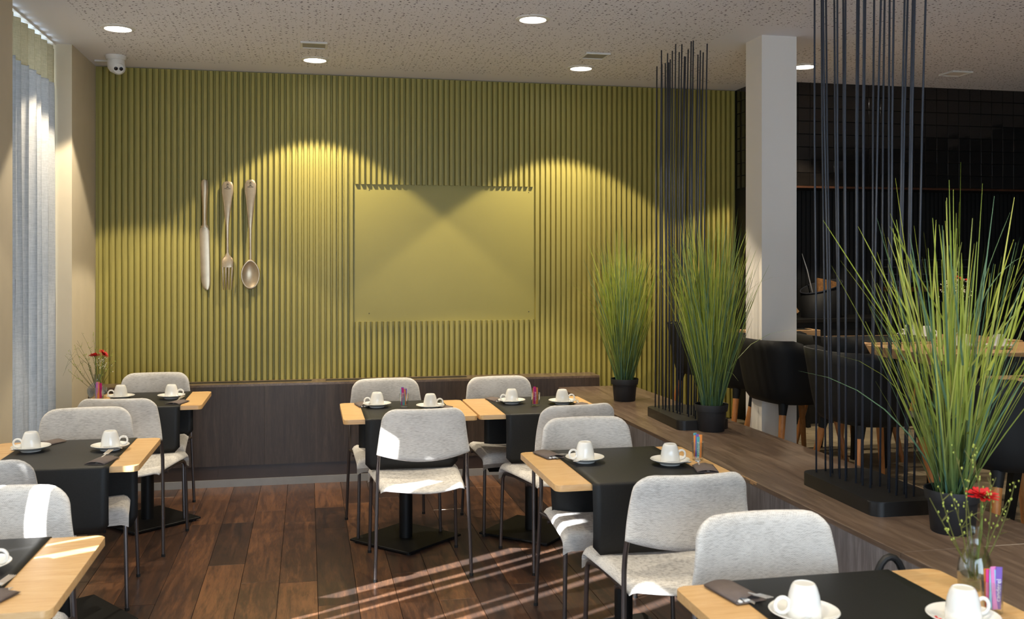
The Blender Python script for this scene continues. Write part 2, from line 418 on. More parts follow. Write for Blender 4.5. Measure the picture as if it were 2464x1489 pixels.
# black tiled wall with alcove on the right
BY, BX = 6.94, 3.42
wt = struct(obj('wall_back_right', box(BM(), BX, XR, BY + .01, YB + .15, 2.185, CEIL), M['black_wall']))
bk = BM(); box(bk, BX, XR, YB + .02, YB + .15, 0, 2.185); box(bk, BX, XR, BY + .01, YB + .02, 0, 1.12); box(bk, BX, BX + .08, BY + .01, YB + .02, 1.12, 2.185)
obj('alcove', bk, M['black_wall'], wt)
rb = BM(); x = BX + .12
while x < XR - .1: box(rb, x, x + .022, YB + .005, YB + .02, 1.15, 2.185); x += .04
o = obj('rib', rb, M['black_wall'], wt); o['kind'] = 'stuff'
obj('alcove_ledge', box(BM(), BX, XR, BY - .01, YB + .02, 1.12, 1.15, .003), M['slab'], wt)
obj('copper_edge', box(BM(), BX, XR, BY - .004, BY + .02, 2.17, 2.185), M['copper'], wt)
tm = []
for q in range(6):
    b = BM(); box(b, -.049, .049, -.006, .004, -.049, .049, .002); 
    bmesh.ops.recalc_face_normals(b, faces=b.faces[:])
    me = bpy.data.meshes.new('tile'); b.to_mesh(me); b.free(); me.materials.append(M['zellige']); tm.append(me)
rt = random.Random(5)
for r_ in range(8):
    for c_ in range(25):
        inst('tile', rt.choice(tm), wt, (BX + .06 + c_ * .1008, BY + .002, 2.236 + r_ * .1008), (rt.uniform(-.02, .02), 0, rt.uniform(-.02, .02)))
for r_ in range(8):
    for c_ in range(4):
        o = inst('tile', rt.choice(tm), wt, (BX - .002, BY + .07 + c_ * .1008, 2.236 + r_ * .1008), (0, 0, -PI / 2))
pl = struct(obj('pillar', prism(BM(), [(2.733, 5.535), (2.966, 5.535), (2.966, 5.757), (2.733, 5.757)], ZR, CEIL), M['white']))
pl.name = 'trim_1'
# ------------------------------------------------------------------ wooden ledge along the green wall
lg = thing('wooden_ledge', 'dark walnut boxed ledge running along the foot of the green wall', 'ledge', (0, 7.15, 0))
LX1 = 2.19
for a, b in ((XL + .002, -.30), (-.299, 1.02), (1.021, LX1)):
    obj('front_panel', box(BM(), a, b, 0, .02, .15, .71), M['laminate'], lg)
obj('top_board', box(BM(), XL + .002, LX1, 0, .228, .71, .725), M['laminate_top'], lg)
for a, b in ((-1.25, .03), (.13, 1.18)): obj('vent_slot', box(BM(), a, b, .10, .17, .725, .7256), M['cap'], lg)
obj('end_panel', box(BM(), LX1 - .02, LX1, .02, .228, 0, .71), M['laminate'], lg)
for a, b in ((XL + .002, -.62), (-.619, LX1 - .02)): obj('kick_board', box(BM(), a, b, .012, .03, .052, .15), M['kick'], lg)
obj('plinth_strip', box(BM(), XL + .002, LX1 - .02, .002, .03, 0, .052), M['alu'], lg)
# ------------------------------------------------------------------ partition counter
ct = thing('partition_counter', 'long low walnut counter between the wooden floor and the stone floor', 'counter', (0, 0, 0))
ZC = .645
def cpoly(y0, y1, dl=0, dr=0): return [(cl(y0) + dl, y0), (cr(y0) - dr, y0), (cr(y1) - dr, y1), (cl(y1) + dl, y1)]
obj('carcass', prism(BM(), cpoly(1.2, 7.10, .018, .018), 0, ZC - .02), M['kick'], ct)
yj = 2.86
for a, b in ((yj + .001, 7.14), (1.2, yj - .001)):
    obj('worktop', prism(BM(), cpoly(a, b), ZC - .02, ZC, .0015, 1), M['laminate_top'], ct)
for a, b in ((5.0, 7.13), (3.35, 4.998), (1.2, 3.348)):
    obj('front_panel', prism(BM(), [(cl(a), a), (cl(a) + .018, a), (cl(b) + .018, b), (cl(b), b)], 0, ZC - .02), M['laminate_side'], ct)
obj('back_panel', prism(BM(), [(cr(1.2) - .018, 1.2), (cr(1.2), 1.2), (cr(7.13), 7.13), (cr(7.13) - .018, 7.13)], ZR, ZC - .02), M['laminate_side'], ct)

cb_ = BM()
for y0, y1, dz in ((3.885, 3.915, .010), (3.915, 3.945, .016), (3.948, 3.985, .006), (3.99, 4.03, .004)): box(cb_, cl(y0) - .0012, cl(y0) + .004, y0, y1, ZC - dz, ZC + .0006)
obj('chipped_edge', cb_, M['beech_edge'], ct)['label'] = 'chipped pale edge of the worktop'
# ------------------------------------------------------------------ ceiling fittings
LAMP_W = 92
def downlight(x, y, label, wmul=1.):
    t = thing('downlight', label, 'light', (x, y, CEIL), 0, 'recessed round downlights in the ceiling')
    obj('trim_ring', lathe(BM(), [(.074, -.006), (.078, -.010), (.098, -.004), (.100, 0), (.074, 0), (.074, -.006)], 32), M['white_plastic'], t, True)
    obj('diffuser', lathe(BM(), [(0, -.0055), (.074, -.0055), (.074, -.002), (0, -.002)], 32), M['lamp'], t)
    d = bpy.data.lights.new('downlight_beam', 'SPOT'); d.energy = LAMP_W * wmul; d.spot_size = math.radians(98); d.spot_blend = .13
    d.shadow_soft_size = .03; d.color = (1, .86, .64)
    o = bpy.data.objects.new('downlight_beam', d); COL.objects.link(o); o.parent = t; o.location = (0, 0, -.03)
downlight(-1.106, 6.157, 'round downlight above the left tables, nearest the curtain')
downlight(.05, 6.842, 'round downlight near the green wall, between the cutlery and the flat panel')
downlight(1.265, 5.435, 'large looking round downlight at the top middle of the ceiling')
downlight(1.925, 6.743, 'round downlight near the green wall, left of the black rods')
downlight(3.466, 6.358, 'round downlight half hidden behind the white pillar')
for x, y, s in ((-1.1, 3.9, 'left front'), (1.27, 2.9, 'middle front'), (-.2, 1.6, 'camera'), (2.7, 1.2, 'right front'), (4.6, 4.6, 'right room'), (4.6, 2.4, 'right room front')):
    downlight(x, y, 'round downlight out of view over the %s' % s, .8)
def vent(x, y, rz, label, op=True):
    t = thing('ceiling_vent', label, 'vent', (x, y, CEIL), rz, 'square ceiling grilles')
    b = BM()
    for a in ((-.085, .085, -.085, -.07), (-.085, .085, .07, .085), (-.085, -.07, -.07, .07), (.07, .085, -.07, .07)): box(b, a[0], a[1], a[2], a[3], -.012, 0, .003)
    obj('vent_frame', b, M['white_plastic'], t)
    obj('grille', box(BM(), -.07, .07, -.07, .07, -.007, 0), M['alu'] if op else M['white'], t)
vent(.04, 6.37, 0, 'square ceiling grille behind the downlight over the left green wall')
vent(1.90, 6.31, 0, 'square ceiling grille behind the downlight left of the black rods')
vent(4.69, 6.36, 0, 'square white ceiling plate above the black tiled wall', False)
cm = thing('security_camera', 'white dome security camera in the left ceiling corner by the green wall', 'camera', (-1.27, 7.0, CEIL))
obj('base', lathe(BM(), [(0, 0), (.068, 0), (.068, -.018), (.06, -.03), (0, -.03)], 28), M['white_plastic'], cm, True)
obj('housing', lathe(BM(), [(0, -.03), (.056, -.03), (.057, -.06), (.052, -.085), (.038, -.107), (.018, -.118), (0, -.12)], 28), M['white_plastic'], cm, True)
ey = obj('eyeball', lathe(BM(), [(0, -.048), (.02, -.043), (.038, -.03), (.046, -.01), (.046, .005), (.036, .018), (.034, .022), (0, .022)], 24), M['white_plastic'], cm, True, loc=(.018, -.02, -.085))
ey.rotation_euler = (math.radians(112), 0, math.radians(14))
for dx in (-.016, .017):
    obj('lens', lathe(BM(), [(0, .0215), (.0125, .0215), (.0125, .026), (0, .027)], 16), M['lens'], ey, loc=(dx, 0, 0))
cb = obj('ceiling_junction_box', box(BM(), -1.44, -1.345, 7.16, 7.21, CEIL - .012, CEIL, .002), M['white_plastic']); tag(cb, 'small white flat box on the ceiling beside the security camera', 'box')

# ------------------------------------------------------------------ giant cutlery on the wall
YW = YB - .031
def plate(outline, th, bulge=0.):
    bm = BM(); f_ = [bm.verts.new((p[0], -th, p[1])) for p in outline]; b_ = [bm.verts.new((p[0], 0, p[1])) for p in outline]; n = len(outline)
    bm.faces.new(f_); bm.faces.new(b_[::-1])
    for i in range(n): bm.faces.new((f_[i], f_[(i + 1) % n], b_[(i + 1) % n], b_[i]))
    return bm
def ribbon(rows, th=.012):
    """rows: (z, half width, x centre, y) -> a softly crowned bar"""
    bm = BM(); R = []
    for z, h, xc, y in rows:
        ring = []
        for a in range(12):
            t = 2 * PI * a / 12; ring.append(bm.verts.new((xc + h * math.cos(t), y + th * .5 * math.sin(t), z)))
        R.append(ring)
    for a, b in zip(R, R[1:]):
        for i in range(12): bm.faces.new((a[i], a[(i + 1) % 12], b[(i + 1) % 12], b[i]))
    bm.faces.new(R[0]); bm.faces.new(R[-1]); return bm
kn = thing('wall_knife', 'giant silver table knife hung on the green wall, left of the fork', 'knife', (-.731, YW - .01, 1.39))
obj('handle', ribbon([(.80, .012, 0, 0), (.795, .022, 0, 0), (.77, .027, 0, 0), (.72, .026, 0, 0), (.62, .019, 0, 0), (.52, .016, 0, 0), (.475, .017, 0, 0), (.46, .029, 0, 0), (.452, .029, 0, 0)], .03), M['old_silver'], kn, True)
obj('blade', ribbon([(.452, .026, 0, 0), (.44, .03, -.002, 0), (.428, .035, 0, 0), (.30, .034, .002, 0), (.15, .033, .006, 0), (.06, .031, .009, 0), (.03, .027, .012, 0), (.012, .020, .015, 0), (.003, .012, .018, 0), (.0, .005, .020, 0)], .008), M['old_silver'], kn, True, 60)
def handle_rows(zt, zb, xo=0): # spoon / fork handle
    H = zt - zb
    return [(zt, .010, xo, -.012), (zt - .006, .028, xo, -.013), (zt - .03, .040, xo, -.015), (zt - .08 * H / .55, .040, xo, -.018), (zt - .25 * H, .031, xo, -.026), (zt - .45 * H, .020, xo, -.034), (zt - .62 * H, .011, xo, -.036), (zt - .8 * H, .0085, xo, -.030), (zb, .010, xo, -.020)]
fk = thing('wall_fork', 'giant silver fork hung on the green wall between knife and spoon', 'fork', (-.569, YW - .01, 1.39))
obj('handle', ribbon(handle_rows(.79, .26), .010), M['old_silver'], fk, True)
obj('head', ribbon([(.27, .010, 0, -.02), (.25, .018, 0, -.02), (.23, .036, 0, -.024), (.21, .041, 0, -.028), (.17, .040, 0, -.034), (.165, .040, 0, -.034)], .012), M['old_silver'], fk, True)
for q in range(4):
    xq = -.033 + q * .022
    obj('tine', ribbon([(.168, .0085, xq, -.034), (.12, .0065, xq * .95, -.037), (.05, .0055, xq * .9, -.033), (0, .003, xq * .85, -.022)], .010), M['old_silver'], fk, True)
def crest(par, z):
    b = BM()
    for (x, y, w_, h_) in ((0, .028, .012, .004), (-.004, .02, .006, .006), (.004, .022, .006, .004), (0, .008, .012, .006), (0, 0, .02, .004), (-.014, -.006, .014, .004), (.014, -.006, .014, .004), (0, -.009, .016, .003)):
        box(b, x - w_ / 2, x + w_ / 2, -.0012, 0, z + y - h_ / 2, z + y + h_ / 2)
    o = obj('engraved_crest', b, M['screw'], par, loc=(0, -.0205, 0)); return o
crest(fk, .742)
sp = thing('wall_spoon', 'giant silver spoon hung on the green wall, right of the fork', 'spoon', (-.408, YW - .01, 1.395))
obj('handle', ribbon(handle_rows(.80, .215), .010), M['old_silver'], sp, True)
crest(sp, .752)
bm = BM(); R = []
nr, nn = 9, 28
for i in range(nr + 1):
    t = i / nr
    ring = []
    for a in range(nn):
        an = 2 * PI * a / nn; X = .068 * math.sin(an) * t; Z = .108 * math.cos(an) * t
        if Z > 0: X *= 1 - .22 * (Z / .108) ** 2
        ring.append((X, Z, t))
    R.append(ring)
cen = bm.verts.new((0, .022 - .03, .108)); prev = None; rings = []
for ring in R[1:]: rings.append([bm.verts.new((X, -.03 + .022 * (1 - t * t), .108 + Z)) for X, Z, t in ring])
for i in range(nn): bm.faces.new((cen, rings[0][i], rings[0][(i + 1) % nn]))
for a, b in zip(rings, rings[1:]):
    for i in range(nn): bm.faces.new((a[i], b[i], b[(i + 1) % nn], a[(i + 1) % nn]))
bo = obj('bowl', bm, M['old_silver'], sp, True, 80)
md = bo.modifiers.new('thickness', 'SOLIDIFY'); md.thickness = .005; md.offset = -1
# ------------------------------------------------------------------ grey upholstered chairs
def build_chair(name, label):
    t = thing(name, label, 'chair')
    def back(u, v):
        s = 2 * u - 1; wb_, wt_ = .237, .213
        zb = .598 + .034 * s * s; zt = .863
        w_ = wb_ + (wt_ - wb_) * v; xx = s * w_; r = .075; d = abs(xx) - (w_ - r)
        if d > 0: zt -= r - math.sqrt(max(0, r * r - d * d))
        z = zb + (zt - zb) * v
        y = -.245 - .05 * (1 - s * s) - .006 * ((z - .60) / .25) + .012 * math.sin(PI * v)
        return Vector((xx, y, z))
    obj('backrest', pillow(back, 22, 12, .014, .05, (0, 1, 0)), M['fabric'], t, True, 80)
    def seat(u, v):
        s = 2 * u - 1; w_ = .214 + .034 * min(1, v / .8); t = min(1, v / .80)
        yy = -.225 - .03 * (1 - s * s) * (1 - t) + .455 * t + (.012 * (1 - s * s) if t == 1 else .012 * (1 - s * s) * t ** 4)
        z = .462 - .018 * (1 - s * s) * (1 - t) + .003 * math.sin(7 * u + 3 * v)
        if v > .80:                              # rolled front edge with a short flap
            q = (v - .80) / .20; an = min(1, q / .55) * PI / 2
            yy += .026 * math.sin(an); z -= .026 * (1 - math.cos(an)) + (.036 * (q - .55) / .45 if q > .55 else 0)
        if v < .1: z -= .012 * (1 - v / .1)
        e = max(0, (abs(s) - .86) / .14); z -= .016 * e * e
        return Vector((s * w_, yy, z))
    obj('seat', pillow(seat, 18, 26, .015, .05, (0, 0, 1)), M['fabric'], t, True, 80)
    fm = M['frame']
    for s in (-1, 1):
        rl = obj('leg', tube(BM(), [(s * .243, -.252, .012), (s * .232, -.222, .40), (s * .228, -.212, .52), (s * .226, -.216, .57), (s * .224, -.232, .625)], .0095, 10), fm, t, True)
        obj('foot_cap', lathe(BM(), [(0, 0), (.0105, 0), (.0108, .014), (0, .014)], 10), M['cap'], rl, loc=(s * .243, -.2525, 0))
        p = [(s * .240, .248, .012), (s * .232, .236, .38)]
        for a in range(1, 6):
            an = PI / 2 * a / 5; p.append((s * (.232 - .004 * a / 5), .236 - .045 * (1 - math.cos(an)), .38 + .045 * math.sin(an)))
        fl_ = obj('leg', tube(BM(), p[:5], .0095, 10), fm, t, True)
        obj('foot_cap', lathe(BM(), [(0, 0), (.0105, 0), (.0108, .014), (0, .014)], 10), M['cap'], fl_, loc=(s * .240, .2485, 0))
        obj('seat_rail', tube(BM(), p[4:] + [(s * .212, .10, .430), (s * .206, -.15, .432), (s * .228, -.212, .438)], .0092, 10), fm, t, True)
    obj('cross_bar', tube(BM(), [(-.226, -.10, .426), (.226, -.10, .426)], .008, 8), fm, t, True)
    return t
GC = 'grey upholstered dining chairs'
chairs = [
 (.573, 5.137, 0, 'whole grey chair in the middle, back to us, with sun on its seat'),
 (.500, 5.870, 185, 'grey chair facing us behind the left joined table, by the walnut ledge'),
 (1.219, 5.836, 185.5, 'grey chair facing us behind the right joined table, by the walnut ledge'),
 (1.329, 5.110, 9, 'grey chair turned slightly, back to us, at the right joined table'),
 (1.282, 4.150, 180, 'grey chair facing us behind the middle right table'),
 (1.310, 3.455, 0, 'pale grey chair, back to us, at the middle right table beside the counter'),
 (1.300, 2.365, 180, 'large near grey chair facing us behind the front right table'),
 (-.980, 6.500, 180, 'farthest left grey chair facing us before the green wall'),
 (-.970, 5.827, -8, 'darker grey chair, back to us, in front of the far left table'),
 (-1.065, 4.950, 184, 'grey chair facing us behind the second left table'),
 (-1.215, 4.200, 0, 'grey chair at the left edge, back to us, in front of the second left table'),
 (-.975, 3.175, 180, 'grey chair with diagonal sun streaks on its back at the lower left'),
]
c0 = None
for x, y, a, lab in chairs:
    if c0 is None:
        c0 = build_chair('dining_chair', lab); c0['group'] = GC; c0.location = (x, y, 0); c0.rotation_euler = (0, 0, math.radians(a))
    else: dup(c0, (x, y, 0), math.radians(a), lab, GC)

# ------------------------------------------------------------------ bistro tables and black runners
ZT = .75; TH = .025
def build_table(cx, cy, w_, d_, rot, label):
    t = thing('bistro_table', label, 'table', (cx, cy, 0), 0, 'beech bistro tables on one column')
    b = prism(BM(), rrect(-w_ / 2, w_ / 2, -d_ / 2, d_ / 2, .028), ZT - TH, ZT, .002, 1)
    obj('tabletop', b, M['beech'], t, True, 30)
    obj('top_plate', box(BM(), -.15, .15, -.15, .15, ZT - TH - .006, ZT - TH - .0005), M['black_metal'], t)
    obj('column', lathe(BM(), [(0, .012), (.038, .012), (.038, ZT - TH - .006), (0, ZT - TH - .006)], 24), M['black_metal'], t, True)
    bp = obj('base_plate', box(BM(), -.225, .225, -.225, .225, .010, .022, .002), M['black_metal'], t); bp.rotation_euler = (0, 0, math.radians(rot))
    for sx in (-1, 1):
        for sy in (-1, 1): obj('glide', lathe(BM(), [(0, 0), (.014, 0), (.014, .0105), (0, .0105)], 10), M['cap'], bp, loc=(sx * .195, sy * .195, 0))
    return t
def build_runner(x0, x1, y0, y1, label, hf=.26, hb=.27, curl=0.):
    """a leather strip along Y lying on the table and hanging over both short ends"""
    cx, cy = (x0 + x1) / 2, (y0 + y1) / 2; z = ZT + .0012; r = .010
    path = []
    def hang(yy, s, h):
        out = []
        for i in range(1, 6):
            a = PI / 2 * i / 5; out.append((yy + s * r * math.sin(a), z - r * (1 - math.cos(a)), 0))
        for i in range(1, 9):
            q = i / 8; out.append((yy + s * (r + .010 * math.sin(q * PI * .9)), z - r - h * q, q))
        return out
    e = .004
    fr = hang(y0 - cy - e, -1, hf)[::-1]; bk_ = hang(y1 - cy + e, 1, hb)
    path = fr + [(y0 - cy - e, z, 0), (0, z, 0), (y1 - cy + e, z, 0)] + bk_
    bm = BM(); nx = 14; rows = []; hw = (x1 - x0) / 2
    for k, (yy, zz, q) in enumerate(path):
        row = []
        for i in range(nx + 1):
            s = -1 + 2 * i / nx; xx = s * hw; cr_ = .03
            h = hf if k < len(fr) else hb; zb = z - r - h; d = zz - zb
            if q > 0 and d < cr_:
                lim = hw - (cr_ - math.sqrt(max(0, cr_ * cr_ - (cr_ - d) ** 2))); xx = s * lim
            sg = -1 if k < len(fr) else 1
            y2 = yy + sg * q * q * (.006 * math.sin(s * 3 + k * 0) )
            if curl and sg > 0: y2 += q * (.0 + curl * max(0, -s - .3) ** 2); xx += q * curl * .5 * max(0, -s) 
            row.append(bm.verts.new((xx, y2, zz)))
        rows.append(row)
    for a, b in zip(rows, rows[1:]):
        for i in range(nx): bm.faces.new((a[i], a[i + 1], b[i + 1], b[i]))
    o = obj('table_runner', bm, M['leather'], None, True, 80, loc=(cx, cy, 0))
    md = o.modifiers.new('thickness', 'SOLIDIFY'); md.thickness = .0018; md.offset = 1
    return tag(o, label, 'runner', 'black leather table runners')
# (cx, cy, w, d, base turn, name of the place, runner x0, x1)
TB = [
 (.552, 5.585, .728, .632, 42, 'left one of the two joined tables', .302, .80),
 (1.295, 5.600, .733, .640, 48, 'right one of the two joined tables', 1.073, 1.56),
 (1.297, 3.895, .752, .652, 10, 'middle right table beside the counter', 1.060, 1.552),
 (1.318, 2.070, .765, .655, 12, 'front right table', 1.07, 1.562),
 (-.962, 6.305, .700, .630, 40, 'far left table', -1.19, -.731),
 (-1.045, 4.605, .712, .655, 35, 'second left table', -1.28, -.80),
 (-.965, 2.880, .710, .665, 40, 'nearest left table', -1.24, -.771),
]
for cx, cy, w_, d_, r_, nm, x0, x1 in TB:
    build_table(cx, cy, w_, d_, r_, 'beech bistro table on a black column, the ' + nm)
    build_runner(x0, x1, cy - d_ / 2, cy + d_ / 2, 'black leather runner draped over the ' + nm, curl=.06 if 'middle right' in nm else 0, hb={'left one': .30, 'right one': .45, 'middle ri': .37, 'second le': .42}.get(nm[:9].strip(), .28))
# ------------------------------------------------------------------ crockery
ZR1 = ZT + .0032
def saucer_mesh():
    b = BM(); lathe(b, [(0, .004), (.034, .004), (.036, .0), (.042, .0), (.044, .005), (.064, .012), (.081, .021), (.0825, .0225), (.081, .0238), (.063, .0155), (.042, .009), (.034, .0075), (0, .0075)], 40); return b
def cup_bm():
    b = BM(); lathe(b, [(.0355, 0), (.0372, .0), (.0372, .006), (.0358, .025), (.0325, .045), (.0275, .060), (.0235, .0665), (.0215, .0675), (.0205, .066), (0, .066)], 36)
    lathe(b, [(.0355, 0), (.034, .004), (.033, .025), (.029, .045), (.024, .058), (0, .062)], 36); return b
def handle_bm():
    b = BM(); tube(b, [(.0505 + .0165 * math.cos(2 * PI * i / 20), 0, .026 + .0165 * math.sin(2 * PI * i / 20)) for i in range(20)], .0042, 10, True); return b
c_me = None
def cup_set(x, y, z, rz, where):
    global c_me
    if c_me is None:
        s = obj('saucer', saucer_mesh(), M['porcelain'], None, True); c = thing('coffee_cup', '', 'cup', (0, 0, 0), 0)
        obj('bowl', cup_bm(), M['porcelain'], c, True, 50).scale = (1.09, 1.09, 1.15); obj('handle', handle_bm(), M['porcelain'], c, True).scale = (1.09, 1, 1.1)
        c_me = (s, c); tag(s, '', 'saucer')
    else:
        s = c_me[0].copy(); COL.objects.link(s); c = dup(c_me[1], (0, 0, 0), 0, '')
    s.location = (x, y, z); c.location = (x, y, z + .0078); c.rotation_euler = (0, 0, rz)
    tag(s, 'white porcelain saucer under ' + where, 'saucer', 'white saucers'); tag(c, 'white coffee cup, ' + where, 'cup', 'white coffee cups')
sp_me = None
def teaspoon(x, y, z, rz, where, tilt=0):
    global sp_me
    if sp_me is None:
        t = thing('teaspoon', '', 'spoon')
        b = BM(); R = [(-.045, .0045, .0), (-.03, .0042, .001), (0, .0022, .002), (.022, .002, .001)]
        rows = []
        for xx, h, zz in R: rows.append([b_ for b_ in (b.verts.new((xx, -h, zz)), b.verts.new((xx, h, zz)), b.verts.new((xx, h, zz + .0018)), b.verts.new((xx, -h, zz + .0018)))])
        for p, q in zip(rows, rows[1:]):
            for i in range(4): b.faces.new((p[i], p[(i + 1) % 4], q[(i + 1) % 4], q[i]))
        b.faces.new(rows[0]); b.faces.new(rows[-1]); obj('handle', b, M['steel'], t, True, 60)
        b = BM(); lathe(b, [(0, -.004), (.006, -.0028), (.0105, .0005), (.0115, .0018), (.0105, .0018), (.006, -.0012), (0, -.0024)], 16); bo_ = obj('bowl', b, M['steel'], t, True); bo_.scale = (1.55, 1, 1); bo_.location = (.038, 0, .0025)
        sp_me = t
    else: t = dup(sp_me, (0, 0, 0), 0, '')
    t.location = (x, y, z); t.rotation_euler = (0, tilt, rz); tag(t, 'steel teaspoon beside ' + where, 'spoon', 'steel teaspoons')
# x, y, handle angle, where, spoon angle (None = no spoon seen)
CUPS = [
 (-1.124, 6.342, 180, 'the left cup on the far left table', 10), (-.822, 6.305, -10, 'the right cup on the far left table', None),
 (-1.208, 4.690, 180, 'the left cup on the second left table', 200), (-.868, 4.650, 20, 'the right cup on the second left table', 150),
 (-.880, 2.900, 0, 'cup cut by the left edge on the nearest left table', 10),
 (.395, 5.690, 180, 'the left cup on the left joined table', 200), (.690, 5.560, 5, 'the right cup on the left joined table', -20),
 (1.190, 5.670, 195, 'the left cup on the right joined table', 200), (1.480, 5.590, -5, 'the right cup on the right joined table', 170),
 (1.146, 3.955, 190, 'the left cup on the middle right table', 215), (1.480, 3.835, 10, 'the right cup on the middle right table', -20),
 (1.150, 2.110, 178, 'the left big cup on the front right table', 215), (1.498, 2.005, 5, 'the right big cup at the bottom right corner', -20)]
for x, y, a, wh, s in CUPS:
    cup_set(x, y, ZR1, math.radians(a), wh)
    if 'bottom right' in wh:
        b = BM()
        for q in range(4): box(b, -.066 + .002 * (q % 2), -.062 + .003 * (q % 2), -.012 + .008 * q, -.007 + .008 * q, .0165, .0178)
        sa = [o for o in COL.objects if o.get('category') == 'saucer'][-1]
        obj('red_print', b, M['petal'], sa)
    if s is not None:
        an = math.radians(s); teaspoon(x + .052 * math.cos(an + 1.57 * (1 if s < 90 else -1)) * .9, y - .053, ZR1 + .017, an, wh)
# napkin pouches with cutlery
pk = {}
def pouch(x, y, rz, where, fork=True, knife=True, flip=1):
    t = thing('napkin_pouch', 'taupe paper napkin pouch on ' + where, 'napkin', (x, y, ZR1), rz, 'taupe napkin pouches')
    def sheet(z, l0, l1, zz, jag):
        b = BM(); n = 8; a = []
        for i in range(n + 1):
            s = -1 + 2 * i / n; j = (.006 * ((i * 7) % 3 - 1)) if jag else 0
            a.append((b.verts.new((s * .043, l0, z + zz * (1 - s * s))), b.verts.new((s * .043, (l0 + l1) / 2, z + zz * (1 - s * s))), b.verts.new((s * .043, l1 + j, z + zz * (1 - s * s)))))
        for p, q in zip(a, a[1:]):
            b.faces.new((p[0], q[0], q[1], p[1])); b.faces.new((p[1], q[1], q[2], p[2]))
        return b
    for nm, z, l1, zz in (('lower_sheet', .0006, .075, .0), ('upper_sheet', .0035, .062, .008)):
        o = obj(nm, sheet(z, -.075, l1, zz, nm[0] == 'u'), M['napkin'], t, True, 60); md = o.modifiers.new('thickness', 'SOLIDIFY'); md.thickness = .0008; md.offset = 1
    b = BM()
    for i in range(2): tube(b, [(.004 + .02 * i, .02, .006), (.008 + .02 * i, .068, .008)], .009 - .003 * i, 8)
    o = obj('tissue', b, M['tissue'], t, True); o.scale = (1, 1, .45)
    if fork:
        f = thing('table_fork', 'steel fork in the napkin pouch on ' + where, 'fork', t.location, rz, 'steel forks')
        b = BM(); box(b, -.021, -.0145, -.05, .07, .005, .0072); box(b, -.0285, -.0075, .07, .082, .0065, .0085); obj('handle', b, M['steel'], f)
        b = BM()
        for i in range(4): box(b, -.0285 + i * .0062, -.0262 + i * .0062, .082, .125, .0068, .0088)
        obj('tines', b, M['steel'], f)
        f.rotation_euler = (.16, 0, rz); f.location = (x, y, ZR1 - .002)
    if knife:
        f = thing('table_knife', 'steel knife in the napkin pouch on ' + where, 'knife', t.location, rz, 'steel knives')
        obj('blade', prism(BM(), [(-.002, -.06), (.008, -.06), (.010, .06), (.006, .094), (-.002, .085)], .0035, .005), M['steel'], f)
R = math.radians
pouch(-.850, 4.385, R(-14), 'the near right corner of the second left table')
pouch(-1.18, 4.85, R(150), 'the far left side of the second left table', True)
pouch(1.030, 4.115, R(193), 'the left side of the middle right table')
pouch(1.585, 3.715, R(-14), 'the right side of the middle right table')
pouch(1.065, 2.310, R(190), 'the front right table')
pouch(.325, 5.770, R(190), 'the left side of the left joined table')
pouch(.775, 5.53, R(-6), 'the right side of the left joined table')
pouch(1.125, 5.815, R(195), 'the left side of the right joined table')
pouch(1.575, 5.49, R(-6), 'the right side of the right joined table')
pouch(-.760, 6.100, R(-18), 'the far left table', True)
pouch(-.785, 2.640, R(-22), 'the nearest left table')
# sugar stick glasses
def text_mesh(body, size, mat, name):
    cu = bpy.data.curves.new(name, 'FONT'); cu.body = body; cu.size = size; cu.align_x = 'CENTER'; cu.align_y = 'CENTER'; cu.extrude = .0001
    o = bpy.data.objects.new(name, cu); COL.objects.link(o); dg = bpy.context.evaluated_depsgraph_get(); dg.update()
    me = bpy.data.meshes.new_from_object(o.evaluated_get(dg)); bpy.data.objects.remove(o); bpy.data.curves.remove(cu)
    me.materials.clear(); me.materials.append(mat); return me
STX = text_mesh('canderel', .016, M['tissue'], 'stick_print')
def sticks(x, y, z, cols, where, text=()):
    g = obj('sugar_glass', lathe(BM(), [(0, 0), (.0225, 0), (.0235, .001), (.0250, .04), (.0268, .078), (.0256, .078), (.0238, .04), (.022, .014), (0, .012)], 24), M['glass'], None, True, 40, (x, y, z))
    tag(g, 'small clear glass holding sugar sticks on ' + where, 'glass', 'glasses of sugar sticks')
    n = len(cols); rr = random.Random(n * 7 + int(x * 100))
    for i, c in enumerate(cols):
        an = -PI / 2 + (i - (n - 1) / 2) * (2.6 / n) if i < 4 else (2.4 if i == 4 else .75)
        r = .0155 if i < 4 else .009
        h = .088 + .014 * rr.random()
        s = obj('sugar_stick', prism(BM(), rrect(-.0074, .0074, -.0016, .0016, .0012, 2), 0, h), M[c], None, True, 40, (x + r * math.cos(an), y + r * math.sin(an), z + .0125))
        s.rotation_euler = (rr.uniform(-.03, .03), rr.uniform(-.04, .04), PSI * -.5 + rr.uniform(-.3, .3))
        tag(s, '%s sugar stick, %s in the glass on %s' % (dict(pink='pink', orange='orange', teal_stick='teal', violet='violet', paleblue='pale blue', rose='rose').get(c), ('first from left', 'second from left', 'third from left', 'fourth from left', 'left one at the back', 'right one at the back')[i], where), 'sugar stick', 'paper sugar sticks')
        if i in text:
            o = inst('print', STX, s, (0, -.0017, h * .45), (PI / 2, -PI / 2, 0)); o.rotation_euler = (0, -PI / 2, 0)
            o.rotation_euler = Matrix(((0, -1, 0), (0, 0, -1), (1, 0, 0))).to_euler()
sticks(.548, 5.655, ZR1, ['paleblue', 'pink', 'teal_stick', 'orange', 'violet', 'violet'], 'the left joined table', (1,))
sticks(1.307, 5.545, ZR1, ['orange', 'pink', 'pink', 'orange', 'teal_stick', 'rose'], 'the right joined table', (1, 2))
sticks(1.632, 3.905, ZT + .0005, ['orange', 'violet', 'teal_stick', 'orange', 'teal_stick', 'orange'], 'the middle right table', (2,))
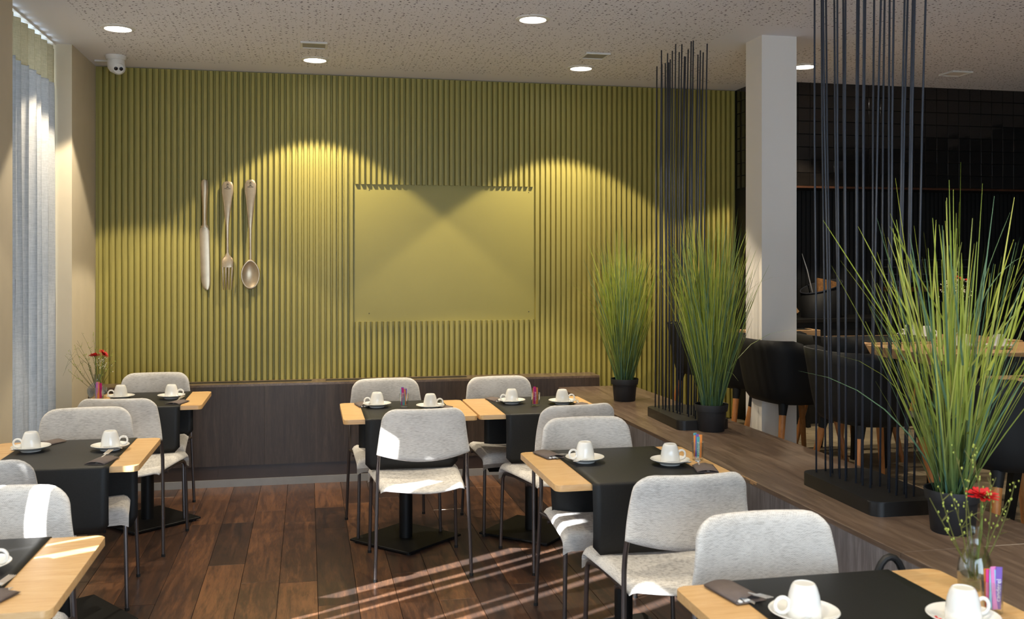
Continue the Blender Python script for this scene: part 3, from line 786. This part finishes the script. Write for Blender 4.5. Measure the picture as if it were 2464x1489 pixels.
sticks(1.622, 2.065, ZT + .0005, ['pink', 'paleblue', 'rose', 'violet', 'orange', 'teal_stick'], 'the front right table', (3,))
sticks(-1.245, 6.335, ZT + .0005, ['violet', 'rose', 'orange', 'pink', 'orange', 'pink'], 'the far left table', ())
# ------------------------------------------------------------------ vases and flowers
def twig(p0, p1, bend, where, rr, buds=8, r=.0014):
    p0, p1 = Vector(p0), Vector(p1); n = 7; b = BM(); side = Vector((rr.uniform(-1, 1), rr.uniform(-1, 1), .3)) * bend
    P = [p0.lerp(p1, i / n) + side * math.sin(PI * i / n) + Vector((0, 0, 0)) for i in range(n + 1)]
    tube(b, [p - p0 for p in P], [r * (1 - .6 * i / n) for i in range(n + 1)], 5)
    for i in range(buds // 3):
        k = rr.randrange(3, n); q = P[k] - p0; d = Vector((rr.uniform(-1, 1), rr.uniform(-1, 1), rr.uniform(.3, 1))).normalized() * rr.uniform(.015, .04)
        tube(b, [q, q + d * .6, q + d], [r * .6, r * .5, r * .3], 4)
    t = obj('twig', b, M['twig'], None, True, 60, p0); tag(t, 'thin green budding twig in ' + where, 'twig', 'budding twigs in ' + where)
    b = BM()
    for i in range(buds):
        k = rr.uniform(.45, 1); q = p0.lerp(p1, k) + side * math.sin(PI * k) - p0 + Vector((rr.uniform(-.008, .008), rr.uniform(-.008, .008), rr.uniform(-.002, .01)))
        bmesh.ops.create_icosphere(b, subdivisions=1, radius=rr.uniform(.0015, .0029), matrix=Matrix.Translation(q) @ Matrix.Diagonal((1, 1, 1.5, 1)))
    o = obj('buds', b, M['bud'], t, True); o['kind'] = 'stuff'
def gerbera(p0, p1, tilt, where, R_=.034):
    p0, p1 = Vector(p0), Vector(p1); t = thing('gerbera', 'red gerbera with a flat daisy head, ' + where, 'flower', p0)
    mid = (p1 - p0) * .5 + Vector((.006, 0, 0))
    obj('stem', tube(BM(), [(0, 0, 0), mid, p1 - p0], .0022, 7), M['stem'], t, True)
    me = None; hd = obj('flower_eye', lathe(BM(), [(0, .006), (.006, .005), (.010, .001), (.006, -.004), (0, -.006)], 12), M['flower_eye'], t, True, loc=p1 - p0); hd.rotation_euler = tilt
    for ring, (n, L, e) in enumerate(((17, R_, .10), (15, R_ * .82, .35), (11, R_ * .5, .7))):
        for i in range(n):
            if me is None:
                b = BM(); pts = [(.004, .0018), (.012, .004), (.024, .0052), (.031, .004), (.034, .0012)]
                lo = []
                for x_, h in pts: lo.append((b.verts.new((x_, -h, .0006)), b.verts.new((x_, 0, -.0008)), b.verts.new((x_, h, .0006))))
                for p, q in zip(lo, lo[1:]):
                    b.faces.new((p[0], q[0], q[1], p[1])); b.faces.new((p[1], q[1], q[2], p[2]))
                o = obj('petal', b, M['petal'], hd, True, 80); me = o.data
            else: o = inst('petal', me, hd)
            o.rotation_euler = (0, -e + .08 * ((i * 5) % 3 - 1), 2 * PI * (i + .3 * ring) / n); o.scale = (L / .034,) * 3; o.location = (0, 0, .001 * ring)
rv = random.Random(11)
vx, vy, vz = -1.275, 6.425, ZT + .0005
v1 = obj('round_vase', lathe(BM(), [(0, 0), (.035, 0), (.048, .008), (.058, .035), (.056, .06), (.042, .085), (.024, .098), (.0195, .108), (.0195, .135), (.023, .148), (.0215, .148), (.018, .135), (.018, .108), (.022, .099), (.040, .083), (.054, .06), (.056, .035), (.046, .010), (0, .006)], 32), M['glass'], None, True, 50, (vx, vy, vz))
tag(v1, 'round glass bottle vase with a diamond pattern on the far left table', 'vase')
b = BM()
for i in range(18):
    for s in (-1, 1):
        P = []
        for k in range(7):
            q = k / 6; z = .01 + .075 * q; r = .0575 * math.sin(PI * (.17 + .62 * q)) + .0012; a = 2 * PI * i / 18 + s * q * .9
            P.append((r * math.cos(a), r * math.sin(a), z))
        tube(b, P, .0007, 4)
o = obj('cut_pattern', b, M['glass'], v1, True); o['kind'] = 'stuff'
top = Vector((vx, vy, vz + .03)); rim = Vector((vx, vy, vz + .15))
FW = 'the round vase on the far left table'
for i in range(15):
    a = rv.uniform(-1, 1); ex = (-.20 + .33 * (i / 14)) ; ez = .30 + rv.uniform(-.12, .10) - .7 * max(0, -ex - .1); ey = rv.uniform(-.07, .07)
    q0 = top + Vector((rv.uniform(-.008, .008), rv.uniform(-.008, .008), 0))
    twig(q0, top + Vector((ex, ey, ez)), .03, FW, rv, 9)
for i, (dx, dz) in enumerate(((-.13, .10), (-.10, .02), (-.14, .06), (.03, .05))):
    b = BM(); p = [Vector((0, 0, 0)), Vector((dx * .35, -.02, .17 + dz * .2)), Vector((dx * .8, -.04, .19 + dz)), Vector((dx * 1.15, -.06, .12 + dz)), Vector((dx * 1.3, -.07, .06 + dz))]
    tube(b, p, [.0013, .0011, .0008, .0006, .0004], 5); o = obj('twig', b, M['twig'], None, True, 60, top); tag(o, 'drooping wiry stem arching out of ' + FW, 'twig', 'wiry stems in ' + FW)
gerbera(top, top + Vector((-.012, -.01, .235)), (-.25, -.1, 0), 'left one in the round vase', .036)
gerbera(top, top + Vector((.036, .0, .245)), (.1, .75, 0), 'right one in the round vase', .036)
b = BM()
for i in range(9): tube(b, [(0, 0, 0), (.01 + .03 * i / 9, -.01, .13), (.0 + .06 * i / 9 + rv.uniform(-.01, .01), rv.uniform(-.04, .02), .17 + rv.uniform(0, .05))], .0006, 4)
bs = obj('babys_breath', b, M['stem'], None, True, 60, top); tag(bs, 'white baby\'s breath sprigs in ' + FW, 'flower')
b = BM()
for i in range(60): bmesh.ops.create_icosphere(b, subdivisions=1, radius=rv.uniform(.002, .0038), matrix=Matrix.Translation((rv.gauss(.03, .022), rv.uniform(-.05, .02), .195 + rv.gauss(0, .024))))
o = obj('blossoms', b, M['gyp'], bs, True); o['kind'] = 'stuff'
# slim bottle on the front right table
vx, vy = 1.705, 2.235
prof = [(0, 0), (.038, 0), (.042, .006), (.044, .05), (.040, .085), (.030, .118), (.0195, .140), (.0165, .158), (.0175, .180), (.0205, .190), (.019, .190), (.0155, .178), (.0145, .158), (.0175, .140), (.028, .117), (.038, .085), (.042, .05), (.040, .01), (0, .008)]
prof = [(r, z * .81) for r, z in prof]
v2 = obj('bottle_vase', lathe(BM(), prof, 32), M['bottle'], None, True, 50, (vx, vy, vz)); tag(v2, 'slim clear glass bottle used as a vase on the front right table', 'vase')
obj('water', lathe(BM(), [(0, .009), (.038, .011), (.041, .05), (.038, .062), (.033, .080), (0, .080)], 24), M['water'], v2, True)
top = Vector((vx, vy, vz + .02)); FW = 'the slim bottle on the front right table'
for i in range(10):
    a = i / 9; ex = -.155 + .27 * a; ez = .30 + .10 * rv.random() - .25 * abs(a - .5); 
    twig(top + Vector((rv.uniform(-.01, .01), rv.uniform(-.01, .01), 0)), top + Vector((ex, rv.uniform(-.05, .04), ez)), .02, FW, rv, 10, .0022)
gerbera(top + Vector((.004, 0, .03)), top + Vector((.014, -.01, .218)), (.12, -.10, .4), 'in the slim bottle on the front right table', .041)
# ------------------------------------------------------------------ rod screens on the counter
def rod_screen(cx, cy, label, seed, skew, l0, l1):
    rr = random.Random(seed); t = thing('rod_screen', label, 'screen', (cx, cy, ZC), math.radians(-1.2), 'room divider screens of black rods')
    obj('base_slab', prism(BM(), rrect(-.155, .155, -.29, .29, .045, 6), 0, .055, .003, 2), M['slab'], t, True, 40)
    rod = bpy.data.meshes.new('rod'); b = tube(BM(), [(0, 0, 0), (.002, .001, .8), (-.001, .002, 1.5), (.001, 0, 2.2)], .0042, 8)
    for f in b.faces: f.smooth = True
    b.to_mesh(rod); b.free(); rod.materials.append(M['rod'])
    for i in range(12):
        for j in range(2):
            if rr.random() < .08: continue
            y = .24 - i * .0436; x = (-.105, -.062)[j] + rr.uniform(-.006, .006) + .008 * i / 12 * 0
            x += skew * (i / 11)
            o = inst('rod', rod, t, (x, y + (.0, .012)[j], .05), (rr.gauss(0, .006), rr.gauss(l0 + (l1 - l0) * i / 11, .005), 0), (1, 1, rr.uniform(.955, 1.0)))
rod_screen(2.205, 5.45, 'farther screen of black rods on a slab, between two grass pots', 4, .07, .004, .012)
rod_screen(2.225, 3.55, 'nearer screen of black rods reaching out of the frame, by the biggest grass', 9, .112, -.016, .024)
# ------------------------------------------------------------------ potted grass
def grass(cx, cy, label, seed, H, n_ind, n_stuff, spread, wk=1.):
    rr = random.Random(seed); t = thing('potted_grass', label, 'plant', (cx, cy, ZC), 0, 'potted ornamental grasses on the counter')
    obj('pot', lathe(BM(), [(0, 0), (.070, 0), (.073, .004), (.082, .108), (.0825, .112), (.0905, .114), (.0955, .150), (.0945, .152), (.0915, .150), (.086, .12), (.080, .118), (.070, .01), (0, .008)], 36), M['pot'], t, True, 40)
    obj('soil', lathe(BM(), [(0, .128), (.05, .126), (.084, .122)], 20), M['soil'], t, True)
    def blade(b, mi):
        a = rr.uniform(0, 2 * PI); k = rr.random(); lean = spread * k ** .8; L = H * (1 - .48 * (lean / spread) ** 1.2) * rr.uniform(.5, 1.0) ** .8
        bend = rr.uniform(.0, .22) * lean + (rr.random() < .012) * rr.uniform(.6, 1.2)
        wd = wk * rr.uniform(.0018, .0036); r0 = .055 * math.sqrt(rr.random()); a2 = a + rr.uniform(-.9, .9); n = 6
        p = Vector((r0 * math.cos(a2), r0 * math.sin(a2), .122)); d = lean * .9
        if rr.random() < .45:                    # a side blade that leaves its stalk higher up
            up = rr.uniform(.12, .58) * H * .85; sl = rr.uniform(0, .5) * spread
            p += Vector((math.cos(a2) * math.sin(sl), math.sin(a2) * math.sin(sl), math.cos(sl))) * up
            d = rr.uniform(.15, 1.05) * spread * 1.05; L = min(L, rr.uniform(.28, .62) * (H - up) + .08)
        side = Vector((-math.sin(a), math.cos(a), 0)); tw = rr.uniform(-1.2, 1.2)
        side = (side * math.cos(tw) + Vector((math.cos(a), math.sin(a), 0)) * math.sin(tw))
        prev = None
        for i in range(n + 1):
            q = i / n; w_ = wd * (1 - .55 * q if q < .9 else .32)
            if i == n: w_ *= .5
            v = (b.verts.new(p - side * w_), b.verts.new(p + Vector((math.cos(a), math.sin(a), 0)) * w_ * .4), b.verts.new(p + side * w_))
            if prev:
                for j in (0, 1):
                    f = b.faces.new((prev[j], v[j], v[j + 1], prev[j + 1])); f.smooth = True; f.material_index = mi
            prev = v; ang = d + bend * q * 1.6
            p = p + Vector((math.sin(ang) * math.cos(a), math.sin(ang) * math.sin(a), math.cos(ang))) * (L / n)
    ms = [M['g1'], M['g2'], M['g3'], M['g4']]
    for i in range(n_ind):
        b = BM(); blade(b, 0); me = bpy.data.meshes.new('blade'); b.to_mesh(me); b.free(); me.materials.append(rr.choice((ms[0], ms[0], ms[1], ms[2], ms[3]))); inst('blade', me, t)
    b = BM()
    for i in range(n_stuff): blade(b, rr.choice((0, 0, 1, 1, 2)))
    me = bpy.data.meshes.new('inner_blades'); b.to_mesh(me); b.free()
    for m in ms: me.materials.append(m)
    o = inst('inner_blades', me, t); o['kind'] = 'stuff'
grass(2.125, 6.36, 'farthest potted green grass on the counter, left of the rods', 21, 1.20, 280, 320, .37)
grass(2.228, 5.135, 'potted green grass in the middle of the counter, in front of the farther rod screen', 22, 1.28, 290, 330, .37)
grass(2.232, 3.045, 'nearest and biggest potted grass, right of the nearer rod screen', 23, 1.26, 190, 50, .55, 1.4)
# ------------------------------------------------------------------ right hand room
def slab_table(x0, x1, y0, y1, label, legs=True):
    t = thing('slab_table', label, 'table', ((x0 + x1) / 2, (y0 + y1) / 2, ZR), 0, 'thick beech tables in the right room')
    w_, d_ = (x1 - x0) / 2, (y1 - y0) / 2
    obj('tabletop', box(BM(), -w_, w_, -d_, d_, .69, .75, .003), M['beech_edge'], t)
    for sx in (-1, 1):
        for sy in (-1, 1):
            obj('leg', tube(BM(), [(sx * (w_ - .06), sy * (d_ - .08), 0), (sx * (w_ - .13), sy * (d_ - .13), .69)], [.022, .036], 4), M['black_metal'], t)
    return t
slab_table(3.20, 3.80, 6.22 + .50, 6.90, 'thick beech table end behind the white pillar, before the black ledge')
slab_table(3.36, 4.60, 5.56, 6.15, 'thick beech table behind the nearer rods, farther of two in line')
slab_table(3.40, 4.70, 4.83, 5.46, 'thick beech table with a white cup, seen behind the tallest grass')
slab_table(2.98, 3.80, 2.95, 3.87, 'nearest thick beech table cut by the right edge')
def shell_chair(label):
    t = thing('shell_chair', label, 'chair', (0, 0, 0), 0, 'black shell chairs in the right room')
    bm = BM(); n = 40; rows = []
    prof = [(0, .425), (.38, .42), (.70, .416), (.83, .424), (.90, .455)]
    def se(phi, a, b, p=3.2):
        c, s = math.cos(phi), math.sin(phi); r = (abs(c / b) ** p + abs(s / a) ** p) ** (-1 / p); return r * s, r * c
    def rim(phi):                         # phi 0 = back
        q = min(1, max(0, ((1 + math.cos(phi)) / 2 - .36) / .34)); q = q * q * (3 - 2 * q); return .445 + .355 * q
    for i in range(n):
        phi = 2 * PI * i / n; col = []; rz = rim(phi)
        for s, z in prof[1:5]: x, y = se(phi, .29 * s, .27 * s, 3.2); col.append((x, -y, min(z, rz)))
        for k in range(1, 6):
            q = k / 5; s = .90 + .12 * q ** .8; z = .455 + (rz - .455) * q if rz > .455 else rz
            x, y = se(phi, .29 * s, .27 * s, 3.4); col.append((x, -y - .035 * q * max(0, math.cos(phi)), z))
        rows.append([bm.verts.new(p) for p in col])
    c = bm.verts.new((0, 0, .425))
    for i in range(n):
        a, b = rows[i], rows[(i + 1) % n]
        bm.faces.new((c, a[0], b[0]))
        for k in range(len(a) - 1): bm.faces.new((a[k], a[k + 1], b[k + 1], b[k]))
    o = obj('shell', bm, M['shell'], t, True, 60); md = o.modifiers.new('thickness', 'SOLIDIFY'); md.thickness = .010; md.offset = 0
    for sx in (-1, 1):
        for sy in (-1, 1):
            a, b_ = Vector((sx * .175, sy * .165, .425)), Vector((sx * .245, sy * .235, 0)); m_ = a.lerp(b_, .17)
            lg_ = obj('leg', tube(BM(), [m_, b_], [.021, .0135], 14), M['leg_wood'], t, True)
            obj('leg_socket', tube(BM(), [a, m_], [.030, .0225], 14), M['shell'], lg_, True)
    return t
s0 = shell_chair('black shell chair with wooden legs just left of the white pillar base')
s0.location = (2.93, 5.52, ZR); s0.rotation_euler = (0, 0, -PI / 2 + .05)
for x, y, a, lab in ((2.96, 4.72, -90, 'black shell chair directly behind the nearer rods'),
                     (2.93, 3.62, -96, 'black shell chair with the beige cushion at the right edge'),
                     (3.02, 6.93, -80, 'black shell chair by the green wall, behind the farther rods'),
                     (2.98, 6.22, -92, 'black shell chair mostly hidden behind the middle grass'),
                     (3.42, 5.72, -84, 'black shell chair tucked in at the end of the far beech table'),
                     (3.62, 4.42, -12, 'black shell chair backing onto us behind the biggest grass, right edge'),
                     (4.75, 6.45, 200, 'black shell chair on the far side of the beech tables, turned to us')):
    dup(s0, (x, y, ZR), math.radians(a), lab, 'black shell chairs in the right room')
b = pillow(lambda u, v: Vector(((u - .5) * .36, (v - .5) * .36, .012 * math.sin(3 * PI * u) * math.sin(3 * PI * v))), 18, 18, .028, .18, (0, 0, 1))
cu = obj('seat_cushion', b, M['cushion'], None, True, 80, (2.96, 3.62, ZR + .462)); tag(cu, 'tufted beige seat cushion on the black shell chair at the right edge', 'cushion')
obj('cushion_tag', box(BM(), .02, .06, .19, .215, .0, .004), M['teal'], cu)
# things on the right hand tables
ZS = ZR + .7505
for x, y, a, wh in ((4.03, 5.95, 180, 'the left cup on the far beech table of the right room'), (4.06, 5.80, 0, 'the second cup on the far beech table of the right room'),
                    (4.02, 5.06, -10, 'the cup at the right edge on the middle beech table'), (3.82, 5.12, 160, 'the half hidden cup behind the grass on the middle beech table')):
    cup_set(x, y, ZS, math.radians(a), wh)
def mat_(x0, x1, y0, y1, label):
    o = obj('placemat', prism(BM(), rrect(x0, x1, y0, y1, .01), ZS, ZS + .002), M['leather']); tag(o, label, 'placemat', 'black placemats in the right room')
mat_(3.50, 4.00, 5.60, 6.1, 'black placemat on the far beech table'); mat_(3.1, 3.7, 3.05, 3.80, 'black placemat on the nearest beech table at the right edge')
mat_(3.26, 3.74, 6.74, 6.88, 'black placemat on the beech table behind the white pillar')
v3 = obj('bottle_vase', lathe(BM(), prof, 24), M['bottle'], None, True, 50, (4.22, 5.72, ZS)); tag(v3, 'glass vase with red and white flowers behind the biggest grass', 'vase')
b = BM(); rr = random.Random(2)
for i in range(12): tube(b, [(0, 0, .02), (rr.uniform(-.02, .02), 0, .2), (rr.uniform(-.09, .09), rr.uniform(-.06, .06), .30 + rr.uniform(0, .1))], .001, 4)
bs = obj('bouquet', b, M['stem'], None, True, 60, (4.22, 5.72, ZS)); tag(bs, 'bouquet of tiny white and red blossoms seen through the biggest grass', 'flower')
b = BM()
for i in range(90): bmesh.ops.create_icosphere(b, subdivisions=1, radius=rr.uniform(.003, .006), matrix=Matrix.Translation((rr.gauss(0, .05), rr.gauss(0, .04), .33 + rr.gauss(0, .04))))
o = obj('blossoms', b, M['gyp'], bs, True); o['kind'] = 'stuff'
b = BM()
for i in range(7): bmesh.ops.create_icosphere(b, subdivisions=1, radius=.012, matrix=Matrix.Translation((-.05 + .018 * i, rr.uniform(-.03, 0), .40 + rr.uniform(-.01, .02))) @ Matrix.Diagonal((1, 1, .6, 1)))
obj('red_heads', b, M['petal'], bs, True)
# slant cut bucket with bark and rod, wire rack, board on the alcove ledge
bk = thing('slanted_bucket', 'black slant rimmed bucket standing on the ledge right of the white pillar', 'bucket', (4.03, 7.12, 1.151))
bm = BM(); n = 32; lo, hi = [], []
for i in range(n):
    a = 2 * PI * i / n; lo.append(bm.verts.new((.165 * math.cos(a), .12 * math.sin(a), 0))); hi.append(bm.verts.new((.17 * math.cos(a), .125 * math.sin(a), .245 + .05 * math.cos(a) + .02 * math.sin(a))))
bm.faces.new(lo)
for i in range(n): bm.faces.new((lo[i], lo[(i + 1) % n], hi[(i + 1) % n], hi[i]))
o = obj('body', bm, M['shell'], bk, True, 50); md = o.modifiers.new('thickness', 'SOLIDIFY'); md.thickness = .006
tube_ = tube(BM(), [(.172 * math.cos(2 * PI * i / 32), .127 * math.sin(2 * PI * i / 32), .246 + .05 * math.cos(2 * PI * i / 32) + .02 * math.sin(2 * PI * i / 32)) for i in range(32)], .004, 6, True)
obj('rim', tube_, M['rod'], bk, True)
bm = BM(); prism(bm, [(-.06, -.03), (.11, -.035), (.13, 0), (.10, .03), (-.05, .035)], 0, .30)
for v in bm.verts:
    if v.co.z > .2: v.co.z -= .35 * max(0, v.co.x) ** 1.0; v.co.x += rr.uniform(-.008, .008)
bmesh.ops.subdivide_edges(bm, edges=bm.edges[:], cuts=2, use_grid_fill=True)
for v in bm.verts: v.co += Vector((rr.uniform(-.004, .004), rr.uniform(-.004, .004), rr.uniform(-.004, .004)))
o = obj('bark_log', bm, M['cork'], None, False, 35, (4.05, 7.12, 1.165)); tag(o, 'piece of rough bark sticking out of the slanted bucket', 'log')
o = obj('thin_rod', tube(BM(), [(0, 0, .02), (-.09, 0, .37), (-.135, 0, .50)], [.0055, .005, .002], 8), M['steel'], None, True, 60, (4.03, 7.18, 1.16)); tag(o, 'thin metal rod leaning out of the slanted bucket', 'rod')
o = obj('wooden_board', box(BM(), -.012, .012, -.10, .10, 0, .24, .002), M['beech_edge'], None, False, 35, (3.74, 7.05, 1.20)); o.rotation_euler = (0, math.radians(-38), 0); tag(o, 'small slanted wooden board peeping out right behind the white pillar', 'board')
wr = thing('wire_rack', 'black wire rack on the alcove ledge behind the biggest grass', 'rack', (4.98, 7.15, 1.151))
b = BM()
for z in (.12, .28, .34, .40, .46):
    tube(b, [(-.33, -.12, z), (.33, -.12, z), (.33, .12, z), (-.33, .12, z)], .003, 6, True)
for x in (-.33, -.11, .11, .33):
    for y in (-.12, .12): tube(b, [(x, y, 0), (x, y, .46)], .004, 6)
obj('frame', b, M['rod'], wr, True)
obj('tray', box(BM(), -.33, .33, -.12, .12, .20, .235, .003), M['copper'], wr)
# black handle between the near chair and the counter
hb = thing('black_bag', 'black bag with an arched handle standing by the counter, right of the near chair', 'bag', (1.735, 2.66, 0))
obj('handle', tube(BM(), [(-.05 + .05 * (1 - math.cos(PI * i / 10)), 0, .60 + .10 * math.sin(PI * i / 10)) for i in range(11)], .011, 10), M['black_plastic'], hb, True)
obj('body', prism(BM(), rrect(-.08, .08, -.12, .12, .03), 0, .605, .015), M['black_plastic'], hb, True)
